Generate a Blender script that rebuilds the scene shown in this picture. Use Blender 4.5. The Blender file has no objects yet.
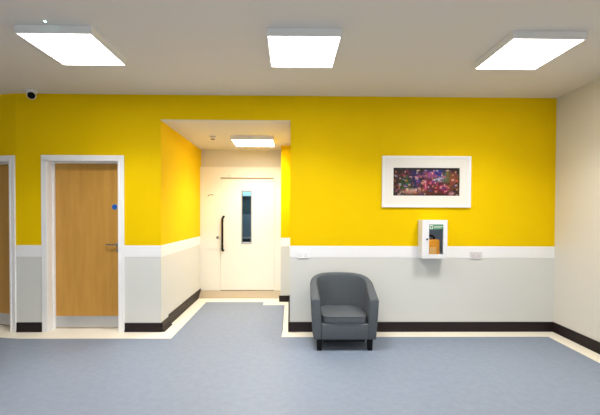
import bpy, bmesh, math, random
from mathutils import Vector, Matrix
random.seed(4)
C = bpy.context.scene.collection
PI = math.pi

# ------------------------------------------------------------------ materials
def lin(c):
    return tuple(((v/255)/12.92 if v/255 <= 0.04045 else ((v/255+0.055)/1.055)**2.4) for v in c) + (1.0,)

def mat(name, rgb, rough=0.5, metal=0.0, spec=0.5, noise=0.0, nscale=8.0, bump=0.0, bscale=200.0, stretch=(1, 1, 1), coat=0.0):
    m = bpy.data.materials.new(name); m.use_nodes = True
    nt = m.node_tree; b = nt.nodes['Principled BSDF']
    col = lin(rgb)
    b.inputs['Base Color'].default_value = col
    b.inputs['Roughness'].default_value = rough
    b.inputs['Metallic'].default_value = metal
    b.inputs['Specular IOR Level'].default_value = spec
    b.inputs['Coat Weight'].default_value = coat
    tc = nt.nodes.new('ShaderNodeTexCoord'); mp = nt.nodes.new('ShaderNodeMapping')
    mp.inputs['Scale'].default_value = stretch
    nt.links.new(tc.outputs['Object'], mp.inputs['Vector'])
    if noise > 0:
        n = nt.nodes.new('ShaderNodeTexNoise'); n.inputs['Scale'].default_value = nscale; n.inputs['Detail'].default_value = 5
        nt.links.new(mp.outputs[0], n.inputs['Vector'])
        mx = nt.nodes.new('ShaderNodeMix'); mx.data_type = 'RGBA'
        mx.inputs['A'].default_value = tuple(min(1, c*(1-noise)) for c in col[:3]) + (1,)
        mx.inputs['B'].default_value = tuple(min(1, c*(1+noise)) for c in col[:3]) + (1,)
        nt.links.new(n.outputs['Fac'], mx.inputs['Factor'])
        nt.links.new(mx.outputs['Result'], b.inputs['Base Color'])
    if bump > 0:
        n2 = nt.nodes.new('ShaderNodeTexNoise'); n2.inputs['Scale'].default_value = bscale; n2.inputs['Detail'].default_value = 3
        nt.links.new(mp.outputs[0], n2.inputs['Vector'])
        bp = nt.nodes.new('ShaderNodeBump'); bp.inputs['Strength'].default_value = bump; bp.inputs['Distance'].default_value = 0.004
        nt.links.new(n2.outputs['Fac'], bp.inputs['Height']); nt.links.new(bp.outputs[0], b.inputs['Normal'])
    return m

def emit(name, rgb, s):
    m = bpy.data.materials.new(name); m.use_nodes = True
    b = m.node_tree.nodes['Principled BSDF']
    b.inputs['Base Color'].default_value = lin(rgb)
    b.inputs['Emission Color'].default_value = lin(rgb); b.inputs['Emission Strength'].default_value = s
    return m

PANEL, PANELA, LAMP, LAMPA, LAMPR, WIN, EXPO = 11.2, 13.0, 22.0, 17.0, 2.0, 28.0, 0.0
SPREAD = 130
M_yel = mat('yellow_paint', (245, 205, 0), 0.65, spec=0.08, noise=0.03, nscale=3, bump=0.05, bscale=120)
M_gry = mat('grey_dado_paint', (224, 225, 221), 0.5, spec=0.35, noise=0.015, nscale=4, bump=0.05, bscale=120)
M_crm = mat('cream_wall_paint', (232, 227, 216), 0.55, spec=0.3, noise=0.015, nscale=3, bump=0.04, bscale=120)
M_ceil = mat('ceiling_paint', (230, 225, 218), 0.7, spec=0.2, noise=0.015, nscale=2)
M_ceil2 = mat('alcove_ceiling_paint', (226, 220, 208), 0.7, spec=0.2, noise=0.015, nscale=2)
M_gloss = mat('white_gloss_paint', (250, 250, 251), 0.3, spec=0.5, noise=0.008, nscale=5)
M_base = mat('dark_vinyl_skirting', (33, 24, 26), 0.5, spec=0.3, noise=0.12, nscale=12)
M_border = mat('cream_vinyl_border', (252, 245, 228), 0.42, spec=0.4, noise=0.03, nscale=9)
M_ramp = mat('beige_ramp_vinyl', (186, 170, 144), 0.5, noise=0.05, nscale=20)
M_door3 = mat('ivory_powder_coat', (250, 246, 236), 0.4, spec=0.4, noise=0.01, nscale=3)
M_steel = mat('brushed_steel', (200, 203, 208), 0.35, metal=0.6, noise=0.04, nscale=30, stretch=(1, 1, 20))
M_chrome = mat('satin_chrome', (205, 205, 205), 0.22, metal=1.0, noise=0.02, nscale=30)
M_black = mat('black_plastic', (30, 27, 28), 0.4, noise=0.05, nscale=30)
M_shaft = mat('dark_blue_grey_panel', (52, 74, 84), 0.4, noise=0.35, nscale=9, stretch=(1, 1, 0.4))
M_housing = mat('white_lamp_housing', (242, 242, 242), 0.45, noise=0.01, nscale=10)
M_diff = emit('opal_diffuser', (255, 250, 242), PANEL)
M_fabric = mat('charcoal_grey_fabric', (92, 98, 104), 0.85, spec=0.25, noise=0.10, nscale=60, bump=0.25, bscale=500)
M_leg = mat('black_stained_wood', (10, 8, 9), 0.5, spec=0.25, noise=0.1, nscale=20)
M_plate = mat('white_socket_plastic', (226, 220, 222), 0.35, noise=0.01, nscale=20)
M_cab = mat('white_cabinet_metal', (240, 240, 244), 0.35, noise=0.01, nscale=8)
M_cabin = mat('cabinet_inner_grey', (176, 184, 202), 0.5, noise=0.04, nscale=15)
M_orange = mat('orange_nylon', (252, 156, 18), 0.6, noise=0.12, nscale=30)
M_green = mat('green_sign', (70, 140, 98), 0.5, noise=0.03, nscale=20)
M_white = mat('white_print', (240, 242, 240), 0.5, noise=0.01, nscale=20)
M_blue = mat('blue_sign', (20, 96, 190), 0.4, noise=0.03, nscale=30)
M_brown = mat('bronze_strip', (150, 122, 100), 0.4, noise=0.05, nscale=30)
M_led = emit('green_led', (190, 255, 225), 6.0)

def glass_mat():
    m = bpy.data.materials.new('clear_glass'); m.use_nodes = True
    b = m.node_tree.nodes['Principled BSDF']
    b.inputs['Base Color'].default_value = (0.9, 0.96, 0.96, 1)
    b.inputs['Roughness'].default_value = 0.02
    b.inputs['Transmission Weight'].default_value = 1.0
    b.inputs['IOR'].default_value = 1.1
    n = m.node_tree.nodes.new('ShaderNodeTexNoise'); n.inputs['Scale'].default_value = 3
    mr = m.node_tree.nodes.new('ShaderNodeMapRange'); mr.inputs['To Min'].default_value = 0.01; mr.inputs['To Max'].default_value = 0.04
    m.node_tree.links.new(n.outputs['Fac'], mr.inputs['Value']); m.node_tree.links.new(mr.outputs[0], b.inputs['Roughness'])
    return m
M_glass = glass_mat()

def wood_mat():
    m = bpy.data.materials.new('oak_veneer'); m.use_nodes = True
    nt = m.node_tree; b = nt.nodes['Principled BSDF']; b.inputs['Roughness'].default_value = 0.42
    b.inputs['Specular IOR Level'].default_value = 0.4
    tc = nt.nodes.new('ShaderNodeTexCoord'); mp = nt.nodes.new('ShaderNodeMapping'); mp.inputs['Scale'].default_value = (7, 7, 0.8)
    nt.links.new(tc.outputs['Object'], mp.inputs['Vector'])
    n = nt.nodes.new('ShaderNodeTexNoise'); n.inputs['Scale'].default_value = 2.2; n.inputs['Detail'].default_value = 8; n.inputs['Distortion'].default_value = 0.6
    nt.links.new(mp.outputs[0], n.inputs['Vector'])
    r = nt.nodes.new('ShaderNodeValToRGB'); r.color_ramp.elements[0].position = 0.3; r.color_ramp.elements[1].position = 0.75
    r.color_ramp.elements[0].color = lin((199, 147, 66)); r.color_ramp.elements[1].color = lin((213, 161, 77))
    nt.links.new(n.outputs['Fac'], r.inputs['Fac']); nt.links.new(r.outputs[0], b.inputs['Base Color'])
    return m
M_wood = wood_mat()

def floor_mat():
    m = bpy.data.materials.new('blue_grey_vinyl'); m.use_nodes = True
    nt = m.node_tree; b = nt.nodes['Principled BSDF']; b.inputs['Roughness'].default_value = 0.42
    b.inputs['Specular IOR Level'].default_value = 0.45
    tc = nt.nodes.new('ShaderNodeTexCoord')
    n = nt.nodes.new('ShaderNodeTexNoise'); n.inputs['Scale'].default_value = 16; n.inputs['Detail'].default_value = 8; n.inputs['Roughness'].default_value = 0.7
    nt.links.new(tc.outputs['Object'], n.inputs['Vector'])
    r = nt.nodes.new('ShaderNodeValToRGB'); r.color_ramp.elements[0].position = 0.32; r.color_ramp.elements[1].position = 0.7
    r.color_ramp.elements[0].color = lin((128, 141, 161)); r.color_ramp.elements[1].color = lin((139, 151, 171))
    nt.links.new(n.outputs['Fac'], r.inputs['Fac']); nt.links.new(r.outputs[0], b.inputs['Base Color'])
    n2 = nt.nodes.new('ShaderNodeTexNoise'); n2.inputs['Scale'].default_value = 40
    nt.links.new(tc.outputs['Object'], n2.inputs['Vector'])
    bp = nt.nodes.new('ShaderNodeBump'); bp.inputs['Strength'].default_value = 0.12; bp.inputs['Distance'].default_value = 0.002
    nt.links.new(n2.outputs['Fac'], bp.inputs['Height']); nt.links.new(bp.outputs[0], b.inputs['Normal'])
    return m
M_floor = floor_mat()

# ------------------------------------------------------------------ helpers
def obj(name, bm, mats, parent=None, loc=(0, 0, 0), rot=(0, 0, 0), smooth=False):
    bmesh.ops.recalc_face_normals(bm, faces=bm.faces)
    me = bpy.data.meshes.new(name); bm.to_mesh(me); bm.free()
    for m in (mats if isinstance(mats, (list, tuple)) else [mats]): me.materials.append(m)
    if smooth:
        for p in me.polygons: p.use_smooth = True
    o = bpy.data.objects.new(name, me); C.objects.link(o)
    o.location = loc; o.rotation_euler = rot
    if parent: o.parent = parent
    return o

def autosmooth(o, ang=40):
    me = o.data
    bm = bmesh.new(); bm.from_mesh(me)
    for f in bm.faces: f.smooth = True
    for e in bm.edges:
        e.smooth = not (len(e.link_faces) == 2 and e.calc_face_angle(0) > math.radians(ang))
    bm.to_mesh(me); bm.free()
    return o

def thing(name, label, cat, loc=(0, 0, 0), rotz=0, group=None, kind=None):
    o = bpy.data.objects.new(name, None); C.objects.link(o); o.empty_display_size = 0.1
    o.location = loc; o.rotation_euler = (0, 0, rotz)
    return tag(o, label, cat, group, kind)

def tag(o, label=None, cat=None, group=None, kind=None):
    if label: o['label'] = label
    if cat: o['category'] = cat
    if group: o['group'] = group
    if kind: o['kind'] = kind
    return o

def bx(bm, x0, x1, y0, y1, z0, z1, mi=0, bev=0.0, seg=2):
    m = Matrix.Translation(((x0+x1)/2, (y0+y1)/2, (z0+z1)/2)) @ Matrix.Diagonal((abs(x1-x0), abs(y1-y0), abs(z1-z0), 1))
    r = bmesh.ops.create_cube(bm, size=1, matrix=m)
    vs = r['verts']; fs = set(f for v in vs for f in v.link_faces)
    for f in fs: f.material_index = mi
    if bev > 0:
        es = list(set(e for v in vs for e in v.link_edges))
        rr = bmesh.ops.bevel(bm, geom=es, offset=bev, segments=seg, profile=0.5, affect='EDGES')
        for f in rr['faces']: f.material_index = mi

def new(): return bmesh.new()

def cyl(bm, p0, p1, r0, r1=None, n=20, mi=0):
    p0, p1 = Vector(p0), Vector(p1); d = p1-p0; r1 = r0 if r1 is None else r1
    q = d.to_track_quat('Z', 'Y').to_matrix().to_4x4()
    r = bmesh.ops.create_cone(bm, cap_ends=True, segments=n, radius1=r0, radius2=r1, depth=d.length,
                              matrix=Matrix.Translation((p0+p1)/2) @ q)
    for v in r['verts']:
        for f in v.link_faces: f.material_index = mi

def tube(bm, pts, r, n=12):
    rings = []
    pts = [Vector(p) for p in pts]
    for i, p in enumerate(pts):
        t = (pts[min(i+1, len(pts)-1)] - pts[max(i-1, 0)]).normalized()
        a = t.cross(Vector((1, 0, 0.01)));
        if a.length < 0.1: a = t.cross(Vector((0, 1, 0)))
        a.normalize(); b = t.cross(a).normalized()
        rings.append([bm.verts.new(p + a*r*math.cos(2*PI*k/n) + b*r*math.sin(2*PI*k/n)) for k in range(n)])
    for A, B in zip(rings, rings[1:]):
        for k in range(n): bm.faces.new((A[k], A[(k+1) % n], B[(k+1) % n], B[k]))
    bm.faces.new(rings[0]); bm.faces.new(rings[-1])

def lathe(bm, prof, c=(0, 0, 0), n=32, axis='Z', mi=0):
    rings = []
    for r, h in prof:
        ring = []
        for k in range(n):
            a = 2*PI*k/n
            p = (r*math.cos(a), r*math.sin(a), h) if axis == 'Z' else (r*math.cos(a), h, r*math.sin(a))
            ring.append(bm.verts.new((p[0]+c[0], p[1]+c[1], p[2]+c[2])))
        rings.append(ring)
    for A, B in zip(rings, rings[1:]):
        for k in range(n): bm.faces.new((A[k], A[(k+1) % n], B[(k+1) % n], B[k])).material_index = mi
    for R in (rings[0], rings[-1]):
        if R: bm.faces.new(R).material_index = mi

# ------------------------------------------------------------------ the room
H = 2.90; AX0, AX1 = -1.585, 0.0; AC = 2.59; AY = 1.95; FY = 1.88; SY = 1.50; SX = -0.155
T = 0.18; RX = 3.295; RA = -0.058; LX = -3.335; LA = math.radians(11.3)
BT, BB = 1.061, 0.918; MID = 0.99
def wbox(bm, x0, x1, y0, y1, z0=0.0, z1=H):
    if z0 < MID < z1:
        bx(bm, x0, x1, y0, y1, z0, MID, 1); bx(bm, x0, x1, y0, y1, MID, z1, 0)
    else:
        bx(bm, x0, x1, y0, y1, z0, z1, 0 if z0 >= MID else 1)

def S(name, bm, mats, label, cat, **k):
    return tag(obj(name, bm, mats, **k), label, cat, None, 'structure')

bm = new()
wbox(bm, LX, -2.985, 0, T)
wbox(bm, -2.985, -2.06, 0, T, 2.13, H)
wbox(bm, -2.06, AX0, 0, T)
wbox(bm, AX0, AX1, 0, T, 2.60, H)
wbox(bm, AX1, RX+0.1, 0, T)
S('wall_back', bm, [M_yel, M_gry], 'long back wall, yellow above and pale grey below the white rail', 'wall')
bm = new(); wbox(bm, AX0-0.12, AX0, T, AY+0.1, 0, 2.7)
S('wall_alcove_left', bm, [M_yel, M_gry], 'left side wall of the recess, yellow over grey', 'wall')
bm = new(); wbox(bm, AX1, AX1+0.12, T, SY, 0, 2.7); wbox(bm, SX, AX1+0.12, SY, AY+0.1, 0, 2.7)
S('wall_alcove_right', bm, [M_yel, M_gry], 'right side wall of the recess with narrow yellow return', 'wall')
bm = new(); bx(bm, AX0, SX, AY, AY+0.1, 2.28, 2.7)
S('wall_alcove_back', bm, [M_crm], 'cream wall strip above the white lift door', 'wall')
bm = new(); bx(bm, AX0, AX1, 0.001, AY, AC, 2.60)
S('ceiling_alcove', bm, [M_ceil2], 'low off-white ceiling of the recess', 'ceiling')

# angled wall on the far left, with a doorway
bm = new()
wbox(bm, -0.05, 0, 0, T); wbox(bm, -1.01, -0.05, 0, T, 2.11, H); wbox(bm, -1.85, -1.01, 0, T)
S('wall_left', bm, [M_yel, M_gry], 'far left wall piece angled back, yellow over grey', 'wall', loc=(LX, 0, 0), rot=(0, 0, -LA))
bm = new(); bx(bm, -0.15, 0, -5.9, 0.55, 0, H)
S('wall_side', bm, [M_crm], 'pale side wall beyond the left of the view', 'wall', loc=(-5.0, 0, 0))
bm = new(); bx(bm, 0, 0.15, -5.9, 0.1, 0, H)
S('wall_right', bm, [M_crm], 'plain cream wall on the right', 'wall', loc=(RX, 0, 0), rot=(0, 0, RA))
bm = new(); FWY = -5.7; W0, W1, WZ = -2.6, 0.8, 2.25
bx(bm, -5.1, W0, FWY-0.15, FWY, 0, H); bx(bm, W1, 3.3, FWY-0.15, FWY, 0, H); bx(bm, W0, W1, FWY-0.15, FWY, WZ, H)
S('wall_front', bm, [M_crm], 'pale wall behind the viewer', 'wall')
bm = new(); bx(bm, -5.2, 3.6, -7.7, 0.0, H, H+0.1); bx(bm, -5.2, -1.0, 0, 0.6, H, H+0.1); bx(bm, -1.0, 3.6, 0, T, H, H+0.1)
S('ceiling', bm, [M_ceil], 'off-white painted ceiling of the room', 'ceiling')

t = thing('added_window_1', 'unseen glazed screen added behind the viewer to brighten the back wall', 'window', (0, FWY, 0), 0, None, 'structure')  # unseen screen, put in to go with the extra light behind the viewer
bm = new()
for x in (W0, W0+0.85, W0+1.7, W0+2.55, W1): bx(bm, x-0.03, x+0.03, -0.10, -0.03, 0, WZ)
bx(bm, W0, W1, -0.10, -0.03, WZ-0.06, WZ); bx(bm, W0, W1, -0.10, -0.03, 0, 0.08)
obj('window_frame', bm, M_gloss, t)

# floor: blue field and cream border, one mesh
bm = new()
rw = lambda y: RX + y*0.058
blue = [(-5.0, -5.70), (rw(-5.70)-0.20, -5.70), (rw(-0.2)-0.20, -0.20), (-0.10, -0.20), (-0.085, 1.27), (-0.43, 1.27), (-0.43, 1.466),
        (-1.38, 1.466), (-1.38, -0.245), (-3.15, -0.245), (-5.0, 0.10)]
def poly(pts, mi, z=0.0):
    f = bm.faces.new([bm.verts.new((x, y, z)) for x, y in pts]); f.material_index = mi
poly(blue, 0)
poly([(rw(-5.70)-0.20, -5.70), (rw(-5.70)+0.1, -5.70), (RX+0.05, 0.05), (rw(-0.2)-0.20, -0.20)], 1)
poly([(-0.10, -0.20), (rw(-0.2)-0.20, -0.20), (RX+0.05, 0.05), (-0.0874, 0.05)], 1)
poly([(-0.0874, 0.05), (0.0, 0.05), (0.0, 2.0), (-0.43, 2.0), (-0.43, 1.27), (-0.085, 1.27)], 1)
poly([(-0.43, 1.466), (-0.43, 2.0), (-1.60, 2.0), (-1.60, -0.245), (-1.38, -0.245), (-1.38, 1.466)], 1)
poly([(-1.60, -0.245), (-1.60, 0.6), (-5.0, 0.6), (-5.0, 0.10), (-3.15, -0.245)], 1)
bmesh.ops.remove_doubles(bm, verts=bm.verts, dist=1e-4)
r = bmesh.ops.extrude_face_region(bm, geom=list(bm.faces))
for v in [g for g in r['geom'] if isinstance(g, bmesh.types.BMVert)]: v.co.z -= 0.05
S('floor', bm, [M_floor, M_border], 'blue grey vinyl floor with a cream border along the walls', 'floor')

# white dado rail
p = 0.003
bm = new()
bx(bm, LX, -3.024, -p, 0, BB, BT); bx(bm, -2.024, AX0+p, -p, 0, BB, BT); bx(bm, AX1-p, RX, -p, 0, BB, BT)
bx(bm, AX0, AX0+p, 0, FY, BB, BT); bx(bm, AX1-p, AX1, 0, SY-p, BB, BT); bx(bm, SX, AX1-p, SY-p, SY, BB, BT)
S('trim_1', bm, [M_gloss], 'white band running along the walls between yellow and grey', 'dado rail')
bm = new(); bx(bm, -0.05, 0, -p, 0, BB, BT)
# beige ramp at the foot of the lift door
bm2 = new()
vs = [bm2.verts.new(v) for x in (AX0, SX) for v in ((x, 1.71, 0.0), (x, FY, 0.0), (x, FY, 0.10), (x, 1.725, 0.012))]
bm2.faces.new(vs[:4]); bm2.faces.new(vs[4:])
for k in range(4): bm2.faces.new((vs[k], vs[(k+1) % 4], vs[4+(k+1) % 4], vs[4+k]))
bm.free()
S('trim_2', bm2, [M_ramp], 'beige sloping ramp at the foot of the white lift door', 'ramp')

# skirting: profile with a small coved foot
def skirt(bm, a, b, h=0.11, t=0.012, foot=0.022):
    a, b = Vector((a[0], a[1], 0)), Vector((b[0], b[1], 0)); d = (b-a).normalized(); n = Vector((d.y, -d.x, 0))
    prof = [(0, 0), (foot, 0), (foot*0.75, 0.02), (t, 0.045), (t, h-0.004), (t*0.6, h), (0, h)]
    A = [bm.verts.new(a+n*x+Vector((0, 0, z))) for x, z in prof]; B = [bm.verts.new(b+n*x+Vector((0, 0, z))) for x, z in prof]
    bm.faces.new(A); bm.faces.new(B)
    for k in range(len(prof)): bm.faces.new((A[k], A[(k+1) % len(prof)], B[(k+1) % len(prof)], B[k]))
bm = new(); skirt(bm, (LX, 0), (-3.024, 0), 0.115); skirt(bm, (-2.024, 0), (AX0+0.022, 0), 0.108)
S('baseboard_left', bm, [M_base], 'dark vinyl skirting on the wall pieces beside the wooden doors', 'skirting')
bm = new(); skirt(bm, (AX0, -0.012), (AX0, 0.27), 0.108, 0.014, 0.05); skirt(bm, (AX0, 0.27), (AX0, FY), 0.135, 0.012, 0.02)
S('baseboard_alcove_left', bm, [M_base], 'dark vinyl skirting along the left side of the recess', 'skirting')
bm = new(); skirt(bm, (SX-0.025, SY), (AX1, SY), 0.10); skirt(bm, (AX1, SY), (AX1, -0.012), 0.11)
S('baseboard_alcove_right', bm, [M_base], 'dark vinyl skirting at the right side of the recess', 'skirting')
bm = new(); skirt(bm, (AX1-0.02, 0), (RX, 0), 0.118)
S('baseboard_back', bm, [M_base], 'dark vinyl skirting behind the tub chair', 'skirting')
bm = new(); skirt(bm, (0, 0), (0, -7.5), 0.118)
S('baseboard_right', bm, [M_base], 'dark vinyl skirting along the cream right wall', 'skirting', loc=(RX, 0, 0), rot=(0, 0, RA))

# ------------------------------------------------------------------ wooden doors
def frame_parts(root, x0, x1, top, w=0.072, lining=0.03):
    # outer architrave limits x0..x1, top; the opening lies inside
    bm = new()
    for (a, b, c, d) in ((x0, x0+w, 0, top), (x1-w, x1, 0, top)):
        bx(bm, a, b, -0.018, 0, c, d, 0, 0.004)
    bx(bm, x0, x1, -0.0185, 0, top-w, top, 0, 0.004)
    # inner bead of the moulding
    bx(bm, x0+w-0.022, x0+w, -0.024, -0.015, 0, top-w+0.02, 0, 0.003)
    bx(bm, x1-w, x1-w+0.022, -0.024, -0.015, 0, top-w+0.02, 0, 0.003)
    bx(bm, x0+w-0.022, x1-w+0.022, -0.024, -0.015, top-w, top-w+0.022, 0, 0.003)
    obj('architrave', bm, M_gloss, root)
    bm = new(); i0, i1, it = x0+w, x1-w, top-w
    bx(bm, i0-lining, i0, 0, T, 0, it+lining, 0); bx(bm, i1, i1+lining, 0, T, 0, it+lining, 0); bx(bm, i0, i1, 0, T, it, it+lining, 0)
    bx(bm, i0, i0+0.012, 0.085, 0.118, 0, it-0.012, 0); bx(bm, i1-0.012, i1, 0.085, 0.118, 0, it-0.012, 0); bx(bm, i0, i1, 0.085, 0.118, it-0.012, it, 0)
    obj('door_lining', bm, M_gloss, root)
    return i0, i1, it

d1 = thing('door_1', 'oak veneer door with steel kick plate and blue disc, left of the recess', 'door', (-2.524, 0, 0), 0, None, 'structure')
i0, i1, it = frame_parts(d1, -0.5, 0.5, 2.158)
leaf = bm = new(); bx(bm, i0+0.004, i1-0.004, 0.122, 0.166, 0.006, it-0.004, 0, 0.002, 1)
leaf = obj('door_leaf', bm, M_wood, d1)
bm = new(); bx(bm, i0+0.012, i1-0.012, 0.1195, 0.122, 0.012, 0.158, 0, 0.0008, 1)
obj('kick_plate', bm, M_steel, leaf)
def lever(root, x, z, y, dirx=-1):
    bm = new()
    cyl(bm, (x, y, z), (x, y-0.009, z), 0.026, n=28)
    cyl(bm, (x, y-0.009, z), (x, y-0.045, z), 0.010)
    pts = [(x, y-0.045, z), (x+dirx*0.008, y-0.052, z), (x+dirx*0.03, y-0.055, z), (x+dirx*0.115, y-0.055, z), (x+dirx*0.125, y-0.045, z), (x+dirx*0.125, y-0.025, z)]
    tube(bm, pts, 0.0095)
    cyl(bm, (x, y, z-0.075), (x, y-0.008, z-0.075), 0.020, n=24)
    h = obj('door_handle', bm, M_chrome, root); autosmooth(h); tag(h, 'satin chrome lever handle')
lever(leaf, 0.355, 1.062, 0.122)
bm = new(); lathe(bm, [(0.038, 0), (0.038, -0.0015), (0.035, -0.002)], (0.319, 0.122, 1.533), axis='Y')
rim = obj('sign_rim', bm, M_steel, leaf); tag(rim, 'grey rim of the round door sign')
bm = new(); lathe(bm, [(0.034, -0.002), (0.034, -0.003), (0.028, -0.0032)], (0.319, 0.122, 1.533), axis='Y')
tag(obj('round_sign', bm, M_blue, leaf), 'round blue door sign')

d2 = thing('door_2', 'oak veneer door cut off by the left edge, standing slightly ajar', 'door', (LX, 0, 0), -LA, None, 'structure')
j0, j1, jt = frame_parts(d2, -1.055, -0.005, 2.152, 0.075)
la = math.radians(7)
leaf2 = obj('door_leaf', (lambda b: (bx(b, -0.89, 0, 0, 0.044, 0.006, jt-0.006, 0, 0.002, 1), b)[1])(new()), M_wood, d2, (j1-0.006, 0.13, 0), (0, 0, -la))
bm = new(); bx(bm, -0.88, -0.01, -0.0025, 0, 0.012, 0.158, 0, 0.0008, 1); obj('kick_plate', bm, M_steel, leaf2)
bm = new(); bx(bm, j0-0.2, j1+0.2, 0.42, 0.46, 0, 2.3)
S('wall_corridor', bm, [M_crm], 'pale wall behind the door that stands ajar', 'wall', loc=(LX, 0, 0), rot=(0, 0, -LA))

# ------------------------------------------------------------------ white lift door
d3 = thing('door_3', 'ivory lift door with narrow window and dark pull handle in the recess', 'door', (0, FY, 0), 0, None, 'structure')
DX0, DX1, DT = -1.228, -0.285, 2.085        # door leaf
WX0, WX1, WZ0, WZ1 = -0.862, -0.677, 0.945, 1.865  # vision window outer frame
bm = new()
bx(bm, AX0, DX0-0.001, 0, 0.07, 0.835, 2.28, 0, 0.0, 1); bx(bm, AX0, DX0-0.004, 0, 0.07, 0.10, 0.829, 0, 0.002, 1)
bx(bm, AX0, DX0-0.004, 0.01, 0.07, 0.82, 0.84)
bx(bm, DX1+0.004, SX, 0, 0.07, 0.10, 2.28, 0, 0.002, 1); bx(bm, DX0-0.004, DX1+0.004, 0, 0.07, DT+0.008, 2.28, 0, 0.0, 1)
obj('surround_panel', bm, M_door3, d3)
bm = new()
for (a, b, c, d) in ((DX0, WX0, 0.108, DT), (WX1, DX1, 0.108, DT), (WX0, WX1, 0.108, WZ0), (WX0, WX1, WZ1, DT)):
    bx(bm, a, b, 0.004, 0.05, c, d)
bmesh.ops.remove_doubles(bm, verts=bm.verts, dist=1e-5)
leaf3 = obj('door_leaf', bm, M_door3, d3)
bm = new()
for (a, b, c, d) in ((WX0-0.004, WX0+0.014, WZ0-0.004, WZ1+0.004), (WX1-0.014, WX1+0.004, WZ0-0.004, WZ1+0.004), (WX0, WX1, WZ0-0.02, WZ0+0.014), (WX0, WX1, WZ1-0.012, WZ1+0.008)):
    bx(bm, a, b, -0.004, 0.056, c, d, 0, 0.002, 1)
wf = obj('window_frame', bm, M_steel, leaf3); tag(wf, 'silver window frame')
bm = new(); bx(bm, WX0+0.01, WX1-0.01, 0.024, 0.030, WZ0+0.01, WZ1-0.01); obj('glass_pane', bm, M_glass, wf)
bm = new()
hz0, hz1, hx = 0.80, 1.418, -1.185
tube(bm, [(hx+0.015, 0.004, hz1-0.01), (hx+0.012, -0.03, hz1-0.012), (hx, -0.055, hz1-0.05)] + [(hx, -0.06, hz1-0.05-(hz1-hz0-0.1)*k/6) for k in range(7)] + [(hx+0.004, -0.045, hz0+0.015), (hx+0.006, 0.004, hz0+0.01)], 0.0185)
cyl(bm, (hx, -0.06, 1.33), (hx, 0.004, 1.33), 0.011); cyl(bm, (hx, -0.06, 0.88), (hx, 0.004, 0.88), 0.011)
h = obj('pull_handle', bm, mat('dark_bronze', (16, 10, 10), 0.6, spec=0.2, noise=0.05), leaf3); autosmooth(h); tag(h, 'dark bow pull handle')
bm = new(); bx(bm, -1.300, -1.262, -0.006, 0, 1.015, 1.06, 0, 0.002, 1); cyl(bm, (-1.281, -0.012, 1.037), (-1.281, -0.004, 1.037), 0.009)
tag(obj('lock', bm, mat('dull_steel', (120, 116, 110), 0.5, metal=0.3, noise=0.05), d3), 'small steel lock plate')
bm = new(); bx(bm, DX0, DX1-0.01, -0.012, 0.004, DT-0.006, DT+0.008, 0, 0.002, 1)
tag(obj('head_strip', bm, M_brown, d3), 'thin bronze strip over the door')
bm = new(); bx(bm, DX0, DX1, 0.0, 0.06, 0.101, 0.1085); obj('door_sill', bm, M_black, d3)
bm = new(); cyl(bm, (-1.075, 0, 2.122), (-1.075, -0.006, 2.122), 0.008, n=16); obj('screw_cap', bm, M_brown, d3)
# small notice marks on the side panel
bm = new()
for k, (x, w, z) in enumerate([(-1.452, 0.022, 1.772), (-1.425, 0.018, 1.782), (-1.400, 0.014, 1.788), (-1.380, 0.020, 1.784)]):
    bx(bm, x, x+w, -0.0015, 0, z-0.003, z+0.012)
tag(obj('notice_mark', bm, M_black, d3), 'small dark notice marks')
# lift car behind the window
bm = new(); y0 = 2.02
bx(bm, -1.5, -0.2, 3.1, 3.15, 0.05, 2.5); bx(bm, -1.55, -1.5, y0, 3.15, 0.05, 2.5); bx(bm, -0.2, -0.15, y0+0.06, 3.15, 0.05, 2.5)
bx(bm, -1.55, -0.15, y0+0.06, 3.15, 2.5, 2.55); bx(bm, -1.55, -0.15, y0, 3.15, 0.0, 0.05)
S('wall_lift', bm, [M_shaft], 'dark blue lift interior behind the narrow window', 'lift interior')
lift = bpy.data.objects['wall_lift']
bm = new(); bx(bm, -1.35, -0.75, 3.05, 3.095, 1.83, 2.12, 0, 0.004); tag(obj('light_strip', bm, mat('pale_blue_acrylic', (190, 225, 235), 0.4, noise=0.02), lift), 'pale blue strip')
bm = new(); bx(bm, -1.35, -0.75, 3.05, 3.095, 0.95, 1.45, 0, 0.004); tag(obj('panel', bm, mat('grey_blue_laminate', (112, 132, 150), 0.4, noise=0.15, nscale=6), lift), 'grey blue panel')
bm = new(); bx(bm, -1.35, -0.75, 3.02, 3.06, 0.93, 0.97, 0, 0.006); obj('rail', bm, M_chrome, lift)
for x, z in ((-1.11, 1.80), (-1.09, 1.71), (-1.11, 1.62), (-1.07, 1.54), (-1.12, 1.50)):
    bm = new(); cyl(bm, (x, 3.10, z), (x, 3.08, z), 0.022, n=16); obj('button', bm, M_steel, lift)

# ------------------------------------------------------------------ ceiling lights
def make_light(loc, label, group='square ceiling lights', w=0.567, d=0.567, name='ceiling_light', dm=None, en=LAMP):
    t = thing(name, label, 'ceiling light', loc, 0, group)
    e = 0.012; hh = 0.06; W, D = w/2, d/2
    bm = new()
    bx(bm, -W-e, -W, -D-e, D+e, -hh, 0); bx(bm, W, W+e, -D-e, D+e, -hh, 0)
    bx(bm, -W, W, -D-e, -D, -hh, 0); bx(bm, -W, W, D, D+e, -hh, 0); bx(bm, -W, W, -D, D, -0.02, 0)
    obj('housing', bm, M_housing, t)
    bm = new(); bx(bm, -W, W, -D, D, -hh+0.002, -hh+0.008); obj('diffuser', bm, dm or M_diff, t)
    L = bpy.data.lights.new('panel_lamp', 'AREA'); L.shape = 'RECTANGLE'; L.size = w-0.01; L.size_y = d-0.01
    L.energy = en; L.spread = math.radians(SPREAD); L.color = (1.0, 0.975, 0.94)
    lo = bpy.data.objects.new('panel_lamp', L); C.objects.link(lo); lo.location = (loc[0], loc[1], loc[2]-0.0605)
    return t
PW = 0.567
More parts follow.
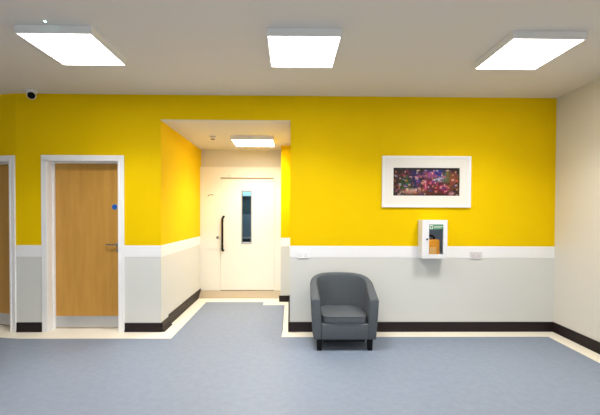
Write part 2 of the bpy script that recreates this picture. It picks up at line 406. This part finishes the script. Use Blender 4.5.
for x, lab in ((-2.125, 'square white ceiling light at the left, above the oak door'), (-0.179, 'square white ceiling light in the middle, over the recess opening'),
               (1.763, 'square white ceiling light at the right, towards the cream wall')):
    make_light((x+PW/2, -1.547+PW/2, H), lab)
make_light((-0.555, 1.055, AC), 'smaller square light on the low ceiling of the recess', 'square ceiling lights', 0.60, 0.50, dm=emit('bright_opal_diffuser', (255, 247, 236), PANELA), en=LAMPA)
for yy in (-4.2,):
    for x in (-2.125, -0.179, 1.763):
        make_light((x+PW/2, yy, H), 'square white ceiling light behind the viewer, out of the picture', 'ceiling lights behind the viewer', en=LAMPR)

# green indicator
bm = new(); lathe(bm, [(0.008, 0), (0.008, -0.004), (0.005, -0.007), (0.002, -0.008)], n=20)
o = obj('indicator_light', bm, M_led, None, (-1.861, -1.615, H)); tag(o, 'tiny green glowing indicator on the ceiling in front of the left light', 'indicator light')

# smoke detector
t = thing('smoke_detector', 'small round detector on the low ceiling of the recess', 'smoke detector', (-1.13, 0.82, AC))
bm = new(); lathe(bm, [(0.052, 0), (0.052, -0.012), (0.046, -0.016)]); obj('base', bm, M_housing, t, smooth=False)
bm = new(); lathe(bm, [(0.042, -0.016), (0.042, -0.026)]); tag(obj('vent_ring', bm, M_brown, t), 'dark vent ring')
bm = new(); lathe(bm, [(0.047, -0.026), (0.047, -0.034), (0.036, -0.046), (0.012, -0.050)]); obj('cap', bm, M_housing, t)
bm = new(); lathe(bm, [(0.030, -0.0465), (0.030, -0.058), (0.024, -0.060)]); tag(obj('sensor_rim', bm, M_brown, t), 'brown rim at the bottom')

# security camera
t = thing('security_camera', 'small white turret camera with black lens at the top left', 'camera', (-3.065, -0.10, H))
bm = new(); lathe(bm, [(0.058, 0), (0.058, -0.014), (0.050, -0.022), (0.034, -0.026)]); autosmooth(obj('base', bm, M_housing, t))
bm = new(); bmesh.ops.create_uvsphere(bm, u_segments=28, v_segments=18, radius=0.048)
ball = obj('ball_housing', bm, M_housing, t, (0, -0.004, -0.056), smooth=True)
dv = Vector((0.62, -1.0, -0.40)).normalized()
bm = new(); cyl(bm, dv*0.020, dv*0.051, 0.041, 0.034, 28); tag(obj('lens', bm, mat('lens_black', (6, 5, 6), 0.6, spec=0.1, noise=0.02), ball), 'black round lens')

# ------------------------------------------------------------------ picture
def picture_material():
    m = bpy.data.materials.new('printed_scene'); m.use_nodes = True
    nt = m.node_tree; b = nt.nodes['Principled BSDF']; b.inputs['Roughness'].default_value = 0.35
    a = nt.nodes.new('ShaderNodeVertexColor'); a.layer_name = 'print'
    nt.links.new(a.outputs['Color'], b.inputs['Base Color'])
    return m
t = thing('framed_picture', 'wide white framed picture of a colourful dark night scene on the yellow wall', 'picture', (1.676, 0, 1.856))
fw, fh, iw, ih = 0.549, 0.316, 0.410, 0.171
bm = new()
for (a, b, c, d) in ((-fw, -fw+0.03, -fh, fh), (fw-0.03, fw, -fh, fh), (-fw+0.03, fw-0.03, -fh, -fh+0.03), (-fw+0.03, fw-0.03, fh-0.03, fh)):
    bx(bm, a, b, -0.030, 0, c, d, 0, 0.002, 1)
obj('frame', bm, M_gloss, t)
bm = new()
for (a, b, c, d) in ((-fw+0.03, -iw, -fh+0.03, fh-0.03), (iw, fw-0.03, -fh+0.03, fh-0.03), (-iw, iw, -fh+0.03, -ih), (-iw, iw, ih, fh-0.03)):
    bx(bm, a, b, -0.0235, -0.003, c, d)
obj('mount', bm, mat('ivory_mount_card', (244, 240, 232), 0.7, noise=0.01, nscale=40), t)
bm = new(); nx, nz = 132, 54
cl = bm.loops.layers.color.new('print')
rnd = random.Random(21)
blobs = []   # x, z in 0..1, rx, rz, colour, strength
def bl(x, z, rx, rz, c, s=1.0): blobs.append((x, z, rx, rz, lin(c)[:3], s))
bl(.10, .75, .10, .25, (110, 60, 70)); bl(.05, .45, .06, .2, (130, 80, 60)); bl(.20, .80, .04, .14, (190, 100, 130)); bl(.16, .48, .055, .24, (84, 140, 66), 1.6)
bl(.24, .40, .04, .12, (110, 150, 80)); bl(.30, .72, .05, .3, (80, 64, 140), 1.3); bl(.36, .45, .04, .2, (100, 110, 160)); bl(.25, .16, .16, .08, (225, 205, 195), 1.2)
bl(.52, .75, .09, .09, (205, 140, 185), 1.5); bl(.52, .40, .08, .12, (190, 90, 130), 1.5); bl(.62, .9, .1, .1, (110, 90, 160)); bl(.70, .60, .07, .07, (215, 210, 220), 1.3)
bl(.80, .70, .05, .18, (140, 165, 130)); bl(.76, .28, .1, .12, (180, 80, 110), 1.3); bl(.90, .60, .07, .2, (190, 140, 105)); bl(.92, .30, .06, .1, (160, 130, 80))
bl(.88, .08, .03, .05, (225, 190, 205), 1.4); bl(.55, .10, .3, .06, (150, 95, 60)); bl(.43, .6, .015, .4, (30, 20, 40), 1.5); bl(.70, .85, .04, .14, (60, 110, 190), 1.4)
bl(.42, .22, .05, .1, (200, 150, 120)); bl(.08, .15, .08, .1, (90, 60, 70))
bits = [(rnd.random(), rnd.random(), rnd.uniform(.007, .022), rnd.uniform(.015, .045), rnd.choice([(230, 200, 190), (40, 25, 40), (250, 225, 215), (235, 150, 190), (150, 120, 200), (245, 190, 150), (210, 110, 150), (60, 50, 90), (220, 180, 90), (25, 20, 30), (120, 160, 120), (180, 90, 60), (240, 235, 240), (90, 80, 170)])) for _ in range(280)]
bits = [(a, b, c, d, lin(e)[:3]) for a, b, c, d, e in bits]
def pcol(u, v):
    c = Vector(lin((44, 30, 46))[:3]); w = 0.16; acc = c*w*1.0
    for x, z, rx, rz, col, s in blobs:
        k = math.exp(-((u-x)/rx)**2-((v-z)/rz)**2)*s; acc += Vector(col)*k; w += k
    c = acc/w
    for x, z, rx, rz, col in bits:
        if abs(u-x) < rx and abs(v-z) < rz: c = c*0.5 + Vector(col)*0.5
    edge = min(u, 1-u)*2.4
    if v > 0.93 or edge < 0.03: c = c*0.3
    c = c*1.15
    return (min(1, c.x), min(1, c.y), min(1, c.z), 1)
V = [[bm.verts.new((-iw+2*iw*i/nx, -0.012, -ih+2*ih*j/nz)) for i in range(nx+1)] for j in range(nz+1)]
for j in range(nz):
    for i in range(nx):
        f = bm.faces.new((V[j][i], V[j][i+1], V[j+1][i+1], V[j+1][i]))
        c = pcol((i+.5)/nx, (j+.5)/nz)
        for l in f.loops: l[cl] = c
r = bmesh.ops.extrude_face_region(bm, geom=list(bm.faces))
for v in [g for g in r['geom'] if isinstance(g, bmesh.types.BMVert)]: v.co.y = -0.004
tag(obj('print', bm, picture_material(), t), 'dark colourful print of a busy night scene')

# ------------------------------------------------------------------ defibrillator cabinet
cx0, cx1, cz0, cz1, cd = 1.583, 1.884, 0.928, 1.387, 0.125
CX, CZ = (cx0+cx1)/2, cz0
t = thing('defibrillator_cabinet', 'small white wall cabinet with glazed door holding an orange bag', 'cabinet', (CX, -0.0045, CZ))
hw = (cx1-cx0)/2; hh = cz1-cz0
bm = new(); th = 0.008
bx(bm, -hw, -hw+th, -cd, 0, 0, hh); bx(bm, hw-th, hw, -cd, 0, 0, hh); bx(bm, -hw+th, hw-th, -cd, 0, 0, th); bx(bm, -hw+th, hw-th, -cd, 0, hh-th, hh)
obj('body', bm, M_cab, t)
bm = new(); bx(bm, -hw+th, hw-th, -0.006, 0, th, hh-th); tag(obj('back_panel', bm, M_cabin, t), 'blue grey inner back')
# window limits on the door
wx0, wx1, wz0, wz1 = 1.664-CX, 1.836-CX, 0.975-CZ, 1.334-CZ
bm = new(); yd0, yd1 = -cd-0.016, -cd-0.001
for (a, b, c, d) in ((-hw-0.001, wx0, -0.001, hh+0.001), (wx1, hw+0.001, -0.001, hh+0.001), (wx0, wx1, -0.001, wz0), (wx0, wx1, wz1, hh+0.001)):
    bx(bm, a, b, yd0, yd1, c, d)
bmesh.ops.remove_doubles(bm, verts=bm.verts, dist=1e-5)
door = obj('door', bm, M_cab, t)
bm = new(); bx(bm, wx0-0.003, wx1+0.003, yd1-0.006, yd1-0.003, wz0-0.003, wz1+0.003); obj('glass_pane', bm, M_glass, door)
bm = new(); bx(bm, wx0, wx1, yd0+0.002, yd0+0.007, wz1-0.060, wz1); sg = obj('sign', bm, M_green, door); tag(sg, 'green sign strip')
bm = new()
bx(bm, wx0+0.008, wx0+0.046, yd0, yd0+0.002, wz1-0.052, wz1-0.010, 0)
for k, (a, b) in enumerate([(0.056, 0.168), (0.056, 0.150)]):
    bx(bm, wx0+a, wx0+b, yd0+0.001, yd0+0.002, wz1-0.026-0.017*k, wz1-0.020-0.017*k, 0)
obj('sign_marks', bm, M_white, sg)
bm = new()
hxc, hzc = wx0+0.027, wz1-0.031
pts = []
for k in range(24):
    a = 2*PI*k/24; pts.append((hxc+0.0010*16*math.sin(a)**3, hzc+0.0010*(13*math.cos(a)-5*math.cos(2*a)-2*math.cos(3*a)-math.cos(4*a))))
A = [bm.verts.new((x, yd0, z)) for x, z in pts]; B = [bm.verts.new((x, yd0-0.001, z)) for x, z in pts]
bm.faces.new(A); bm.faces.new(B)
for k in range(24): bm.faces.new((A[k], A[(k+1) % 24], B[(k+1) % 24], B[k]))
obj('heart_mark', bm, M_green, sg)
bm = new(); cyl(bm, (1.638-CX, yd0, 1.157-CZ), (1.638-CX, yd0-0.010, 1.157-CZ), 0.010); tag(obj('latch', bm, M_black, door), 'small black latch')
# the bag (stands inside on the cabinet floor)
b0 = thing('defibrillator_bag', 'orange bag with dark handle standing inside the white wall cabinet', 'bag', (CX, -0.065, CZ+th))
bm = new(); bx(bm, -0.088, 0.080, -0.040, 0.040, 0.0, 0.215, 0, 0.016, 3)
bag = obj('body', bm, M_orange, b0); autosmooth(bag)
bm = new(); bx(bm, -0.055, 0.035, -0.050, -0.038, 0.03, 0.12, 0, 0.005, 2); tag(obj('pocket', bm, mat('pale_orange_patch', (250, 186, 110), 0.6, noise=0.08, nscale=30), b0), 'paler orange front pocket')
bm = new(); tube(bm, [(-0.085, 0, 0.205), (-0.082, 0, 0.243), (-0.06, 0, 0.257), (-0.027, 0, 0.260), (0.0, 0, 0.257), (0.022, 0, 0.243), (0.025, 0, 0.205)], 0.012)
bx(bm, -0.088, 0.028, -0.025, 0.025, 0.212, 0.222, 0, 0.004, 1)
hd = obj('handle', bm, mat('dark_brown_webbing', (70, 32, 22), 0.6, noise=0.1, nscale=30), b0); autosmooth(hd); tag(hd, 'dark brown carry handle')

# ------------------------------------------------------------------ sockets
def socket(x, z, label, M_plate=M_plate):
    t = thing('wall_socket', label, 'socket', (x, -0.003, z), 0, 'double sockets on the white band')
    bm = new(); bx(bm, -0.074, 0.074, -0.010, 0, -0.043, 0.043, 0, 0.003, 2); obj('faceplate', bm, M_plate, t)
    for s in (-1, 1):
        bm = new(); bx(bm, s*0.034-0.008, s*0.034+0.008, -0.0135, -0.0095, 0.008, 0.030, 0, 0.001, 1); obj('switch', bm, M_plate, t)
        bm = new()
        for (dx, dz, w, h) in ((0, 0.000, 0.002, 0.005), (-0.011, -0.020, 0.0035, 0.002), (0.011, -0.020, 0.0035, 0.002)):
            bx(bm, s*0.034+dx-w, s*0.034+dx+w, -0.0104, -0.0095, dz-h, dz+h)
        tag(obj('socket_slots', bm, M_black, t), 'dark pin slots')
socket(2.305, 0.948, 'white double socket right of the small wall cabinet')
socket(0.160, 0.950, 'white double socket beside the recess, above and left of the chair', M_gloss)  # same plate in a brighter white, standing in for overexposure

# ------------------------------------------------------------------ tub chair
ch = thing('tub_chair', 'dark grey fabric tub chair with short black legs against the wall', 'chair', (0.585, -0.335, 0), math.radians(0))
def ss(x): x = max(0, min(1, x)); return x*x*(3-2*x)
YF, YC, RY, AW = -0.300, -0.05, 0.335, 0.358
def plan(s, off, a):
    """s 0..1 along the U (left front to right front); off = inset; returns x, y"""
    n = 0.24
    if s < n: return -(a-off), YF + (YC-YF)*(s/n)
    if s > 1-n: return (a-off), YF + (YC-YF)*((1-s)/n)
    th = PI*(s-n)/(1-2*n)
    cx, cy = -math.cos(th), math.sin(th); e = 2/2.15
    return (a-off)*math.copysign(abs(cx)**e, cx), YC + (RY-off)*abs(cy)**e
def htop(y): return 0.552 + 0.197*max(0, min(1, math.sin(PI/2*max(0, min(1, (y-YF+0.03)/0.61)))))**1.25
def shell():
    bm = new(); N = 72; rings = []
    ss_list = [k/N for k in range(N+1)]
    for s in ss_list:
        x, y = plan(s, 0, AW); h = htop(y)
        tk = 0.092 - 0.020*ss((y-YF)/0.45)
        prof = []
        z0 = 0.125
        for k in range(9):     # outer going up
            f = k/8; z = z0 + (h-0.022-z0)*f
            prof.append((0.028*(1-f)**1.2, z))
        for k in range(1, 8):  # rounded top
            a = PI*k/8; r = tk/2
            prof.append((tk/2 - r*math.cos(a), h-0.022 + 0.022*math.sin(a)))
        for k in range(9):     # inner going down
            f = k/8; z = h-0.022 - (h-0.022-0.20)*f
            prof.append((tk + 0.018*math.sin(f*PI*0.5), z))
        prof.append((tk+0.018, z0))
        ring = []
        for off, z in prof:
            px, py = plan(s, off, AW)
            ring.append(bm.verts.new((px, py, z)))
        rings.append(ring)
    L = len(rings[0])
    # rounded arm fronts
    def cap(ring, sgn):
        c = sum((v.co for v in ring), Vector())/L; prev = ring; out = []
        for dy, sc in ((-0.006, 0.012), (-0.012, 0.035), (-0.015, 0.075)):
            nr = []
            for v in ring:
                d = v.co-c
                dx = math.copysign(min(abs(d.x), sc*0.2), d.x); dz = math.copysign(min(abs(d.z), sc*0.2), d.z)
                nr.append(bm.verts.new((v.co.x-dx, v.co.y+dy, v.co.z-dz)))
            for k in range(L): bm.faces.new((prev[k], prev[(k+1) % L], nr[(k+1) % L], nr[k]))
            prev = nr
        bm.faces.new(prev)
    for A, B in zip(rings, rings[1:]):
        for k in range(L): bm.faces.new((A[k], A[(k+1) % L], B[(k+1) % L], B[k]))
    cap(rings[0], 1); cap(rings[-1], -1)
    return bm
o = obj('backrest_and_arms', shell(), M_fabric, ch); autosmooth(o, 50)
# front rail + seat deck
bm = new()
bx(bm, -0.250, 0.250, YF-0.012, YF+0.06, 0.125, 0.292, 0, 0.012, 3)
bx(bm, -0.245, 0.245, YF+0.05, 0.17, 0.135, 0.275)
autosmooth(obj('seat_base', bm, M_fabric, ch))
bm = new(); bx(bm, -0.225, 0.225, YF+0.05, 0.20, 0.082, 0.136, 0, 0.004, 1)  # black box added to deepen the shade beneath the seat
tag(obj('under_chair_shade', bm, M_leg, ch), 'added black block standing in for the shade under the chair')
# cushion: rounded plan, crowned top
def cushion():
    bm = new(); a, b = 0.240, 0.245; cy = YF-0.014+b; N = 64; zc = 0.326; hz = 0.044
    rows = []
    def pt(t, k):
        c, s = math.cos(t), math.sin(t); e = 2/7 if s < 0 else 2/4
        return a*k*math.copysign(abs(c)**(2/7), c), cy + b*k*math.copysign(abs(s)**e, s)
    prof = [(0.93, -1), (0.975, -0.85), (0.995, -0.6), (1.0, -0.2), (1.0, 0.25), (0.997, 0.6), (0.985, 0.85), (0.955, 1.0)]
    for k, z in prof:
        rows.append([bm.verts.new((*pt(2*PI*i/N, k), zc+hz*z)) for i in range(N)])
    for k in (0.85, 0.65, 0.4, 0.15):
        rows.append([bm.verts.new((*pt(2*PI*i/N, k), zc+hz+0.006*(1-k*k)*1.0)) for i in range(N)])
    for A, B in zip(rows, rows[1:]):
        for i in range(N): bm.faces.new((A[i], A[(i+1) % N], B[(i+1) % N], B[i]))
    bm.faces.new(rows[0]); bm.faces.new(rows[-1])
    return bm, pt, zc, hz, N
cb, pt, zc, hz, N = cushion()
cu = obj('seat_cushion', cb, M_fabric, ch); autosmooth(cu, 50)
bm = new()
for zz in (0.90, -0.85):
    P_ = [Vector((*pt(2*PI*i/N, 0.985), zc+hz*zz)) for i in range(N)]
    rr = []
    for i in range(N):
        tt = (P_[(i+1) % N]-P_[i-1]).normalized(); nn = Vector((tt.y, -tt.x, 0))
        rr.append([bm.verts.new(P_[i]+nn*0.005*math.cos(q*PI/3)+Vector((0, 0, 0.005*math.sin(q*PI/3)))) for q in range(6)])
    for i in range(N):
        A, B = rr[i], rr[(i+1) % N]
        for q in range(6): bm.faces.new((A[q], A[(q+1) % 6], B[(q+1) % 6], B[q]))
obj('piping', bm, M_fabric, cu, smooth=True)
for sx, sy in ((-1, -1), (1, -1), (-1, 1), (1, 1)):
    bm = new(); x = sx*(0.268 if sy < 0 else 0.22); y = -0.262 if sy < 0 else 0.17
    r = bmesh.ops.create_cube(bm, size=1)
    for v in bm.verts:
        top = v.co.z > 0; w = 0.062 if top else 0.048
        v.co = Vector((x+v.co.x*w + (0 if top else sx*0.003), y+v.co.y*w, 0.130 if top else 0.0))
    bmesh.ops.bevel(bm, geom=[e for e in bm.edges], offset=0.003, segments=1, affect='EDGES')
    obj('leg', bm, M_leg, ch)

# ------------------------------------------------------------------ camera
f_, yaw, pit, rol, sx, sy, cz, D = 350.7285, 0.0144, -0.0154, -0.0039, -4.7703, 12.8446, 1.4416, 4.3195
def mrot():
    c, s = math.cos(yaw), math.sin(yaw); A = Matrix(((c, -s, 0), (s, c, 0), (0, 0, 1)))
    c, s = math.cos(pit), math.sin(pit); B = Matrix(((1, 0, 0), (0, c, s), (0, -s, c)))
    c, s = math.cos(rol), math.sin(rol); G = Matrix(((c, 0, -s), (0, 1, 0), (s, 0, c)))
    return G @ B @ A
R = mrot(); right, fwd, up = R[0], R[1], R[2]
cam = bpy.data.cameras.new('camera'); co = bpy.data.objects.new('camera', cam); C.objects.link(co)
co.matrix_world = Matrix(((right[0], up[0], -fwd[0], 0), (right[1], up[1], -fwd[1], -D), (right[2], up[2], -fwd[2], cz), (0, 0, 0, 1)))
cam.sensor_fit = 'HORIZONTAL'; cam.sensor_width = 36; cam.lens = f_*36/600
cam.shift_x = -sx/600; cam.shift_y = sy/600; cam.clip_start = 0.05
bpy.context.scene.camera = co

# lamp of the lift car
la_ = bpy.data.lights.new('lift_lamp', 'AREA'); la_.energy = 14; la_.size = 0.4; la_.color = (0.75, 0.95, 1.0)
lo = bpy.data.objects.new('lift_lamp', la_); C.objects.link(lo); lo.location = (-0.85, 2.7, 2.45)

dl = bpy.data.lights.new('added_daylight', 'AREA'); dl.shape = 'RECTANGLE'; dl.size = 3.3; dl.size_y = 2.1; dl.energy = WIN; dl.color = (0.88, 0.95, 1.0)  # added area light behind the viewer, lifts the middle of the back wall
do = bpy.data.objects.new('added_daylight', dl); C.objects.link(do); do.location = (-0.9, FWY-0.14, 1.15); do.rotation_euler = (math.radians(90), 0, 0)
# ------------------------------------------------------------------ world, view
w = bpy.data.worlds.new('world'); bpy.context.scene.world = w; w.use_nodes = True
w.node_tree.nodes['Background'].inputs[0].default_value = (0.5, 0.55, 0.6, 1); w.node_tree.nodes['Background'].inputs[1].default_value = 0.3
vs = bpy.context.scene.view_settings
vs.view_transform = 'Standard'; vs.look = 'None'; vs.gamma = 1; vs.exposure = EXPO; vs.use_curve_mapping = False
